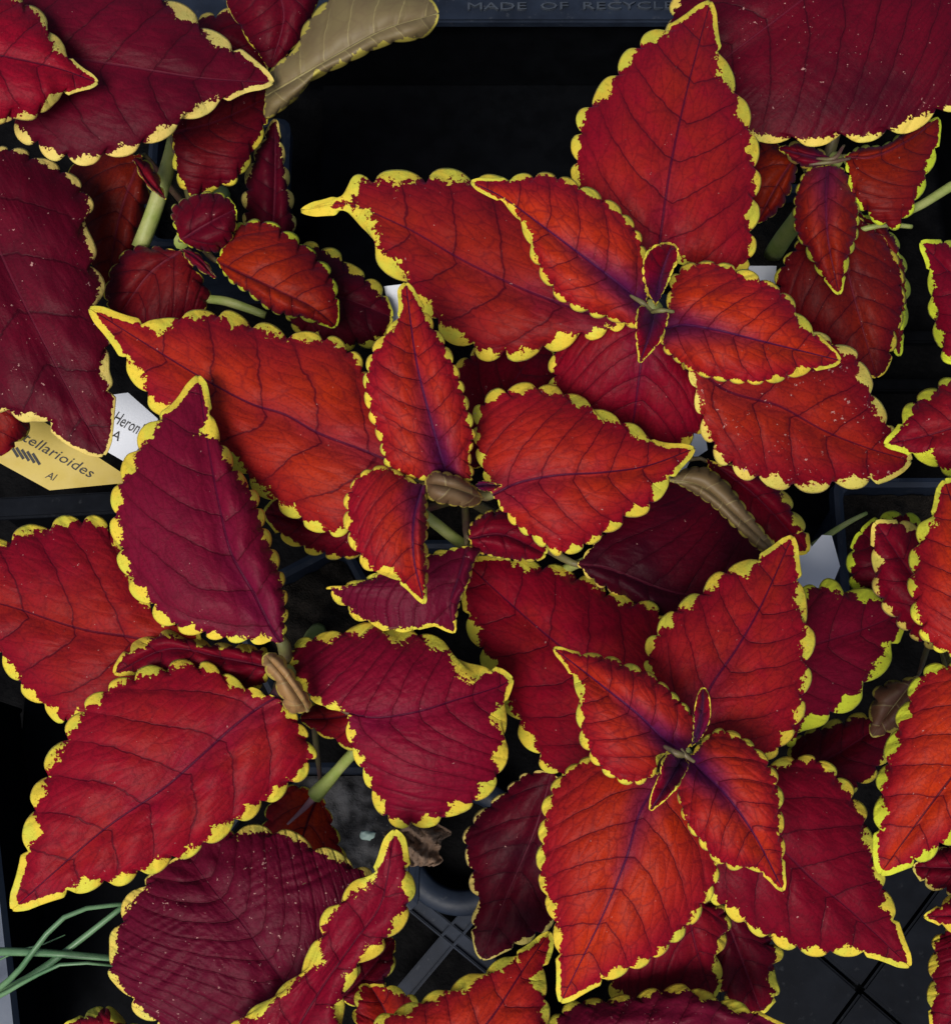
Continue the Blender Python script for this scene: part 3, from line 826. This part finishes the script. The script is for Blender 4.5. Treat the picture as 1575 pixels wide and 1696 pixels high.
leaf("D", [(530,1312),(510,1360),(478,1470)], [(480,1300),(440,1340),(430,1410)], [(545,1340),(565,1390),(575,1440),(530,1480)],
     (.165,.160,.150), 6, warm=.8, dark=.0, yw=4)
tube("midrib", [at(526, 1314, .1685), at(505, 1338, .1675), at(476, 1366, .166)], [.0017, .0010, .0004], M_PINK, PL["D"]["root"], 8)
# ---- plant E
leaf("E", [(480,1640),(440,1585),(405,1534),(356,1477),(310,1415)],
     [(400,1710),(290,1725),(228,1684),(192,1634),(172,1605),(180,1572),(182,1545),(198,1500),(240,1455)],
     [(560,1650),(622,1560),(628,1480),(608,1434),(550,1406),(500,1383),(450,1365),(390,1370),(345,1385)],
     (.208,.212,.205), 8, warm=-.6, dark=.50, fleck=.9, yw=9, rug=3.6, nv=7, pale=.3, label="dark wrinkled wine leaf")
leaf("E", [(470,1740),(535,1634),(591,1554),(629,1501),(654,1374)],
     [(370,1730),(385,1692),(440,1655),(485,1615),(508,1580),(525,1530),(550,1492),(582,1462),(612,1445),(638,1395)],
     [(575,1730),(570,1685),(580,1640),(608,1600),(645,1568),(670,1535),(690,1485),(684,1450),(670,1395)],
     (.222,.236,.244), 7, warm=-.15, dark=.2, fleck=.35, yw=14, rug=1.6, nv=6, amp=.32, tipw=.8)
leaf("J", [(690,1790),(760,1745),(811,1690),(867,1606),(911,1543)],
     [(590,1740),(625,1684),(668,1665),(700,1650),(738,1632),(790,1606),(835,1585),(870,1568)],
     [(850,1790),(915,1740),(912,1690),(910,1650),(904,1615),(914,1575)],
     (.236,.242,.228), 8, warm=.5, dark=.0, fleck=.15, yw=14, purp=.2, nv=6)
leaf("J", [(650,1720),(640,1680),(612,1632)], [(590,1710),(585,1660),(597,1632)], [(700,1700),(690,1655),(650,1632)],
     (.205,.208,.208), 5, warm=.5, dark=.1, yw=12, droop=-.006)
leaf("E", [(560,1660),(610,1610),(652,1555)], [(560,1600),(600,1560)], [(610,1670),(655,1600)],
     (.185,.180,.172), 4, warm=.0, dark=.7, yw=3)
leaf("E", [(300,1790),(220,1730),(105,1700)], [(260,1720),(200,1680),(175,1662),(150,1672)], [(240,1790),(150,1750)],
     (.190,.195,.185), 6, warm=.2, dark=.3, yw=12, rug=1.5)
leaf("J", [(960,1830),(1060,1740),(1180,1700),(1320,1715)],
     [(905,1760),(910,1690),(940,1660),(1000,1652),(1045,1645),(1100,1632),(1140,1630),(1175,1643),(1215,1655),(1265,1680)],
     [(1060,1850),(1200,1800),(1280,1750)],
     (.214,.222,.208), 11, warm=-.55, dark=.48, fleck=1.0, yw=12, rug=3.0, nv=7, label="wine leaf with pale flecks along its margin")
# ---- plant F
leaf("I", [(-20,70),(90,90),(202,108),(330,128),(454,136)],
     [(20,-30),(100,-70),(200,-55),(290,-5),(330,25),(362,52),(410,88)],
     [(-20,150),(15,215),(65,255),(120,275),(180,266),(242,246),(303,212),(362,178),(410,150)],
     (.226,.232,.218), 8, warm=-.25, dark=.68, fleck=.15, yw=13, pale=.55, nv=6)
leaf("I", [(-160,70),(-60,80),(0,91),(101,114),(163,136)],
     [(-130,-20),(-40,-30),(30,-10),(62,10),(92,50),(120,95)],
     [(-150,140),(-60,200),(0,206),(30,200),(68,196),(95,168)],
     (.246,.252,.242), 7, warm=.1, dark=.08, fleck=.05, yw=10, pale=.4, nv=5)
leaf("I", [(-60,270),(10,440),(90,600),(172,755)],
     [(10,240),(70,258),(125,290),(155,335),(150,378),(165,425),(175,470),(170,505),(184,545),(190,578),(182,612),(192,642),(187,700)],
     [(-130,400),(-110,560),(-40,670),(0,690),(36,700),(62,700),(110,735)],
     (.204,.204,.190), 9, warm=-.25, dark=.75, fleck=.8, yw=8, pale=.6, nv=5, tip=.84)
leaf("F", [(440,160),(540,102),(640,48),(726,22)],
     [(448,118),(490,78),(505,40),(542,0),(600,-35),(690,-25)],
     [(440,195),(490,163),(512,137),(572,106),(640,74),(705,58)],
     (.205,.226,.226), 9, dark=.0, under=True, yw=8, droop=.010, nv=7, amp=.1, petiole=False, label="leaf folded over to its tan underside")
leaf("F", [(290,80),(370,70),(442,118)], [(320,30),(354,17),(404,11),(430,40),(441,90)], [(310,140),(370,170),(425,155)],
     (.200,.196,.188), 6, warm=.1, dark=.75, yw=9, pale=.4)
leaf("F", [(285,220),(360,200),(444,160)], [(300,160),(360,120),(430,120)], [(290,295),(320,328),(356,316),(393,302),(426,250),(443,205)],
     (.194,.190,.184), 7, warm=.3, dark=.8, yw=7)
leaf("F", [(440,-60),(470,20),(448,112)], [(370,-20),(405,60)], [(540,-40),(520,20),(492,75)], (.212,.210,.200), 5, warm=.05, dark=.8, yw=2, amp=.1)
leaf("F", [(235,255),(200,350),(175,490)], [(248,300),(248,345),(228,410),(200,470)], [(130,240),(110,330),(140,430)],
     (.178,.172,.160), 6, warm=.7, dark=.75, yw=2)
leaf("F", [(298,398),(340,372),(390,345)], [(284,365),(284,342),(305,327),(354,315),(378,325)], [(320,412),(358,419),(380,404),(393,375)],
     (.196,.202,.200), 7, warm=.1, dark=.72, pale=-.8, yw=5)
leaf("F", [(450,420),(455,320),(456,196)], [(410,390),(400,320),(415,260),(438,220)], [(486,410),(490,350),(482,300),(470,240)],
     (.168,.172,.176), 6, warm=.0, dark=.85, yw=8, pale=.5)
leaf("F", [(358,432),(400,452),(460,480),(520,510),(557,541)],
     [(372,400),(395,368),(435,362),(482,382),(525,418),(552,450),(562,495)],
     [(378,465),(410,488),(450,518),(495,530),(530,538)],
     (.194,.200,.190), 8, warm=1.0, dark=.45, pale=-.8, yw=7, nv=6, rug=1.6, fleck=.05)
leaf("F", [(470,470),(560,490),(650,525)], [(500,402),(550,408),(590,440),(622,460),(642,490)], [(480,540),(560,580),(630,570)],
     (.178,.174,.166), 6, warm=.05, dark=.9, yw=11)
leaf("F", [(300,415),(250,450),(195,525)], [(245,405),(212,410),(180,450),(172,495)], [(340,465),(350,500),(300,545),(240,550)],
     (.182,.180,.170), 6, warm=.4, dark=.78, yw=2)
leaf("F", [(302,412),(330,430),(357,460)], [(318,412),(345,435)], [(308,430),(335,452)], (.198,.200,.198), 3, dark=.5, warm=.1, yw=3, petiole=False, fleck=0)
leaf("F", [(275,330),(245,300),(222,262)], [(262,285),(240,262)], [(255,320),(230,290)], (.196,.200,.198), 3, dark=.5, warm=.1, yw=3, petiole=False, fleck=0)
leaf("I", [(-60,620),(-20,690),(0,755)], [(30,650),(58,692),(40,728)], [(-80,700),(-50,750)], (.17,.165,.155), 5, warm=.6, dark=.5, yw=3)
# ---- plant G
leaf("G", [(1480,-120),(1327,0),(1210,89),(1120,160)],
     [(1620,-60),(1650,90),(1600,170),(1540,205),(1470,230),(1400,238),(1320,243),(1262,235),(1180,205)],
     [(1380,-140),(1250,-90),(1150,-45),(1112,0),(1100,80)],
     (.222,.222,.206), 10, warm=.0, dark=.85, fleck=.5, yw=10, pale=.3, nv=6)
leaf("G", [(1372,272),(1368,330),(1372,400),(1390,488)],
     [(1340,275),(1322,300),(1312,345),(1316,385),(1330,412),(1345,440),(1365,465)],
     [(1398,278),(1415,310),(1424,350),(1421,395),(1410,425),(1402,455)],
     (.188,.192,.180), 8, pale=-.6, warm=1.0, dark=.5, purp=.7, yw=9, nv=6)
leaf("G", [(1398,258),(1440,260),(1500,235),(1556,195)],
     [(1425,240),(1462,238),(1500,213),(1530,200)],
     [(1405,310),(1425,350),(1480,382),(1508,358),(1528,322),(1545,280),(1556,240)],
     (.188,.190,.182), 7, warm=.7, dark=.6, pale=-1.0, yw=9, nv=5)
leaf("G", [(1320,255),(1290,300),(1253,368)], [(1260,230),(1235,290),(1240,340)], [(1320,290),(1298,340),(1275,362)],
     (.180,.176,.166), 6, warm=.9, dark=.65, yw=2)
leaf("G", [(1390,345),(1400,430),(1425,530),(1452,625)],
     [(1350,370),(1310,410),(1283,455),(1285,500),(1330,545),(1390,590),(1425,615)],
     [(1435,365),(1470,395),(1495,445),(1500,505),(1488,560),(1472,605)],
     (.170,.166,.152), 8, warm=.6, dark=.72, yw=6)
leaf("G", [(1420,350),(1480,430),(1490,590)], [(1420,430),(1440,520)], [(1470,370),(1503,440),(1508,500)], (.160,.156,.145), 6, pale=-1.0, warm=.5, dark=.7, yw=9)
leaf("G", [(1382,266),(1340,258),(1290,245)], [(1360,246),(1320,232)], [(1360,278),(1320,276)], (.190,.192,.190), 4, warm=.2, dark=.45, purp=.6, yw=5, petiole=False)
# ---- plant H
leaf("H", [(1690,1060),(1640,980),(1600,900),(1564,794)],
     [(1640,1090),(1570,1088),(1535,1068),(1515,1040),(1505,1000),(1502,950),(1508,905),(1520,870),(1540,850),(1552,815)],
     [(1720,950),(1680,850),(1620,800)],
     (.262,.268,.255), 9, warm=1.25, dark=.0, pale=-.35, yw=17, nv=6, amp=.34, fleck=.1)
leaf("H", [(1690,1150),(1630,1220),(1569,1297),(1511,1374),(1457,1449)],
     [(1640,1110),(1558,1095),(1522,1112),(1492,1165),(1465,1235),(1449,1300),(1446,1370),(1447,1410)],
     [(1700,1300),(1640,1370),(1580,1400),(1540,1425),(1500,1440)],
     (.262,.266,.250), 8, warm=1.3, dark=.0, pale=-.75, yw=17, nv=6, fleck=.35)
leaf("H", [(1590,1050),(1530,980),(1449,864)], [(1560,1080),(1500,1050),(1447,985),(1443,930),(1442,895)], [(1600,980),(1560,900),(1500,862)],
     (.235,.232,.230), 7, warm=.05, dark=.45, yw=15, nv=5, pale=.3)
leaf("H", [(1560,1000),(1490,930),(1425,880)], [(1470,990),(1412,975),(1400,940),(1410,900)], [(1560,900),(1500,845),(1450,855)],
     (.205,.200,.192), 6, warm=.05, dark=.75, pale=-1.0, yw=14)
leaf("H", [(1700,660),(1600,700),(1540,720),(1464,736)], [(1650,600),(1570,622),(1530,645),(1500,668),(1488,700)], [(1690,760),(1620,800),(1560,785),(1525,765),(1500,752)],
     (.240,.236,.226), 7, warm=.25, dark=.4, pale=-.7, yw=18, nv=5, amp=.34)
leaf("H", [(1680,560),(1600,480),(1524,400)], [(1640,620),(1562,598),(1545,555),(1536,510),(1535,450)], [(1680,480),(1620,410),(1565,396)],
     (.236,.230,.224), 7, warm=.1, dark=.45, pale=-.9, yw=16, nv=5)
leaf("H", [(1690,1500),(1610,1515),(1530,1519)], [(1660,1440),(1590,1470)], [(1680,1570),(1590,1552)], (.236,.234,.226), 5, warm=.05, dark=.35, yw=10)
leaf("H", [(1700,1600),(1620,1650),(1545,1720)], [(1640,1540),(1570,1535),(1545,1555),(1536,1610),(1535,1660)], [(1700,1720),(1620,1740)], (.226,.222,.210), 7, warm=.05, dark=.5, yw=12, fleck=.4)
leaf("H", [(1680,1450),(1600,1440),(1512,1436)], [(1640,1380),(1560,1400)], [(1640,1500),(1570,1485),(1528,1466)], (.224,.220,.210), 6, warm=.05, dark=.6, yw=8, pale=.4)
leaf("H", [(1520,1120),(1480,1170),(1444,1220)], [(1450,1140),(1440,1190)], [(1540,1160),(1510,1200),(1478,1213)], (.200,.198,.190), 4, dark=.8, under=True, yw=5)

# withered flower-bud scales at the growing tips
for key, pts, r in (("A", [(1044, 489, .286), (1066, 503, .288), (1080, 516, .285)], .0009), ("A", [(1078, 517, .286), (1095, 514, .290), (1116, 516, .289)], .0009),
                    ("C", [(1100, 1236, .287), (1120, 1248, .289), (1142, 1252, .286)], .0011), ("C", [(1128, 1240, .288), (1136, 1252, .288), (1150, 1262, .287)], .0008),
                    ("G", [(1340, 272, .192), (1375, 268, .194), (1408, 262, .192)], .0010), ("G", [(1352, 262, .193), (1380, 262, .196), (1398, 240, .194)], .0010)):
    tube("bud_scale", [at(*p) for p in pts], [r * .5, r, r * .6], M_PETIOLE, PL[key]["root"], 8, .1)
# visible green stalks in the gaps
def stalk(key, pts, r, mat=M_STEM, name="stem"):
    P = [at(x, y, z) for x, y, z in pts]
    return tube(name, P, r, mat, PL[key]["root"], 10, .04)
stalk("B", [(700, 850, .226), (740, 882, .222), (790, 918, .214)], [.0021, .0021, .0021], name="stalk")
stalk("D", [(600, 1232, .190), (560, 1275, .178), (522, 1318, .168)], [.0022, .0021, .0032], name="stalk")
stalk("F", [(290, 225, .176), (268, 310, .180), (232, 410, .170)], [.0030, .0034, .0036], name="stalk")
stalk("F", [(335, 494, .170), (380, 500, .176), (440, 522, .174)], [.0018, .0020, .0016], name="stalk")
stalk("G", [(1400, 262, .186), (1480, 350, .178), (1590, 300, .172)], [.0016, .0018, .0022], name="stalk")
stalk("G", [(1425, 380, .168), (1465, 372, .170), (1510, 375, .168)], [.0012, .0012, .0010], name="stalk")
stalk("B", [(905, 962, .176), (938, 942, .196), (968, 930, .208)], [.0020, .0019, .0016], name="stalk")
stalk("H", [(1345, 905, .120), (1400, 868, .118), (1435, 850, .115)], [.0016, .0013, .0009], name="stalk")

# ------------------------------------------------------------------ tags
def flat_tag(name, px, zs, mat, label, th=.0007, stake=None):
    P = [at(x, y, z) for (x, y), z in zip(px, zs)]
    c = sum(P) / len(P)
    # flatten into one plane
    n = np.cross(P[1] - P[0], P[2] - P[0])
    if n[2] < 0: n = -n
    n = n / np.linalg.norm(n)
    bm = bmesh.new()
    P = [p - n * n.dot(p - P[0]) for p in P]
    hi = [bm.verts.new(p) for p in P]
    lo = [bm.verts.new(p - n * th) for p in P]
    bm.faces.new(hi); bm.faces.new(lo[::-1])
    k = len(P)
    for i in range(k): bm.faces.new((lo[i], lo[(i + 1) % k], hi[(i + 1) % k], hi[i]))
    bmesh.ops.recalc_face_normals(bm, faces=bm.faces)
    root = empty(name, tuple(P[0]), label, "tag", "plastic plant tags")
    bm_link("tag_blade", bm, mat, root)
    if stake is not None:      # the leg that holds the tag in the soil
        d = at(stake[0], stake[1], 0.0) - CAM
        p = CAM + d * (n.dot(P[0] - CAM) / n.dot(d)) - n * (th + .0005)
        box("tag_stake", (float(p[0]), float(p[1]), float((p[2] + .045) / 2)), (.006, .0009, float(p[2] - .045)), mat, root, .0002)
    return root, n, P
ty, n_y, P_y = flat_tag("plant_tag", [(-30, 700), (60, 690), (205, 785), (205, 800), (85, 812), (-30, 752)], (.118, .116, .104, .103, .102, .117), M_YELLOW,
                  "yellow printed plant tag under the dark leaf tip", stake=(196, 792))
def on_plane(px, n, p0, lift):
    d = at(px[0], px[1], 0.0) - CAM
    k = n.dot(p0 - CAM) / n.dot(d)
    return CAM + d * k + n * lift
a, b = on_plane((38, 722), n_y, P_y[0], .0002), on_plane((152, 785), n_y, P_y[0], .0002)
put_text("printed_name", "tellarioides", .0068, a, b - a, n_y, M_INK, ty, .00005, .25, float(np.linalg.norm(b - a)))
a, b = on_plane((76, 786), n_y, P_y[0], .0002), on_plane((128, 806), n_y, P_y[0], .0002)
put_text("printed_line", "Al", .0048, a, b - a, n_y, M_INK, ty, .00005, .3)
for i in range(5):
    a, b = on_plane((18 + i * 9, 738 + i * 3.2), n_y, P_y[0], .0002), on_plane((30 + i * 9, 757 + i * 3.2), n_y, P_y[0], .0002)
    d = b - a; s = np.cross(n_y, d); s = s / np.linalg.norm(s) * .0006
    link("barcode_bar", mesh_of([a - s, b - s, b + s, a + s], [(0, 1, 2, 3)]), M_INK, ty, False)
tw, n_w, P_w = flat_tag("plant_tag", [(175, 655), (212, 650), (262, 694), (212, 768), (172, 745)], (.124, .123, .118, .114, .118), M_WHITE,
                  "white printed plant tag between the dark leaf tip and a yellow toothed leaf", stake=(225, 735))
a, b = on_plane((188, 690), n_w, P_w[0], .0002), on_plane((234, 713), n_w, P_w[0], .0002)
put_text("printed_name", "Heron'", .0082, a, b - a, n_w, M_INK, tw, .00005, .2, float(np.linalg.norm(b - a)))
a, b = on_plane((185, 718), n_w, P_w[0], .0002), on_plane((205, 728), n_w, P_w[0], .0002)
put_text("printed_line", "A", .0062, a, b - a, n_w, M_INK, tw, .00005, .1)
flat_tag("plant_tag", [(1318, 915), (1341, 898), (1344, 906), (1362, 886), (1378, 887), (1392, 938), (1382, 962), (1330, 985), (1310, 985)],
         (.136, .137, .1365, .138, .138, .135, .1335, .132, .132), M_WHITE, "blank white plant tag with clipped corners beside a yellow edged dark leaf", stake=(1325, 975))
flat_tag("plant_tag", [(1140, 712), (1166, 708), (1172, 745), (1150, 760)], (.14, .14, .137, .136), M_WHITE, "corner of a pale tag peeping out below the round crimson leaf", stake=(1150, 730))
flat_tag("plant_tag", [(1240, 440), (1286, 440), (1284, 470), (1240, 475)], (.13, .13, .126, .126), M_WHITE, "end of a pale tag beside the tall pointed red leaf", stake=(1255, 460))

def lump(name, px, z, r, mat, label, cat, squash=(1, 1, 1), seed=1, group=None):
    c = at(px[0], px[1], z)
    bm = bmesh.new()
    bmesh.ops.create_icosphere(bm, subdivisions=3, radius=1)
    rn = random.Random(seed); ph = [rn.random() * 6 for _ in range(6)]
    for v in bm.verts:
        p = v.co
        k = 1 + .14 * math.sin(4 * p.x + ph[0]) * math.sin(5 * p.y + ph[1]) + .08 * math.sin(9 * p.z + 7 * p.x + ph[2])
        v.co = Vector((p.x * squash[0], p.y * squash[1], p.z * squash[2])) * (r * k) + Vector(c)
    o = bm_link(name, bm, mat, None, True)
    return tag(o, label, cat, group)
flat_tag("plant_tag", [(636, 474), (668, 470), (680, 540), (652, 552)], (.162, .162, .152, .152), M_WHITE, "weathered white tag end beside the tip of the narrow upright leaf", stake=(672, 545))
lump("fertilizer_pellet", (610, 1384), PZ - .0115, .0032, M_PELLET, "pale green oval pellet on the grey spotted soil", "pellet", (1.2, .7, .6), 5)

# dried crumpled leaf
c = at(690, 1385, .10)
bm = bmesh.new()
n = 22; grid = []
rn = random.Random(9)
for i in range(n):
    row = []
    for j in range(n):
        u, v = i / (n - 1) * 2 - 1, j / (n - 1) * 2 - 1
        r = .0120 * (1 - .22 * v * v + .16 * math.sin(7 * v + 1) + .10 * math.sin(13 * v))
        x, y = u * r * math.sqrt(max(0, 1 - .45 * v * v)), v * .0125
        z = .004 * math.sin(5 * u + 2 * v) * math.cos(4 * v) + .003 * math.sin(9 * v + 4 * u) - .006 * u * u + .0016 * math.sin(17 * u + 3 * math.sin(6 * v)) + .0014 * math.sin(21 * v + 4 * math.sin(5 * u)) + rn.uniform(-.0011, .0011)
        row.append(bm.verts.new((c[0] + x, c[1] + y, c[2] + z)))
    grid.append(row)
for i in range(n - 1):
    for j in range(n - 1):
        bm.faces.new((grid[i][j], grid[i + 1][j], grid[i + 1][j + 1], grid[i][j + 1]))
o = bm_link("dried_leaf", bm, M_DRY, None, True)
o.modifiers.new("thickness", 'SOLIDIFY').thickness = .0005
tag(o, "shrivelled brown dried leaf caught below the yellow toothed crimson leaf", "dried leaf")

# onion leaves entering from the side
on = empty("onion_plant", tuple(at(-120, 1660, .0)), "green onion plant with thin tubular leaves beside the wrinkled wine leaf", "plant")
def blade(pts, r):
    return tube("blade", [at(x, y, z) for x, y, z in pts], r, M_CHIVE, on, 10, 0.0, .8)
blade([(-120, 1660, .0), (-40, 1580, .15), (60, 1578, .168), (140, 1584, .170), (215, 1590, .165)], [.0026, .0026, .0024, .0019, .0012])
blade([(-120, 1670, .0), (0, 1645, .15), (60, 1612, .162), (130, 1560, .168), (225, 1485, .168)], [.0024, .0025, .0023, .0019, .0012])
blade([(-120, 1660, .0), (0, 1636, .158), (40, 1598, .172), (75, 1550, .176), (120, 1512, .176), (220, 1496, .168)], [.0020, .0020, .0018, .0017, .0014, .0010])
blade([(-120, 1675, .0), (0, 1650, .155), (50, 1622, .170), (110, 1596, .176), (190, 1600, .172)], [.0017, .0017, .0015, .0012, .0006])
blade([(-120, 1655, .0), (-20, 1600, .15), (40, 1572, .160), (80, 1562, .162), (108, 1549, .163)], [.0011, .0011, .0009, .0006, .0003])
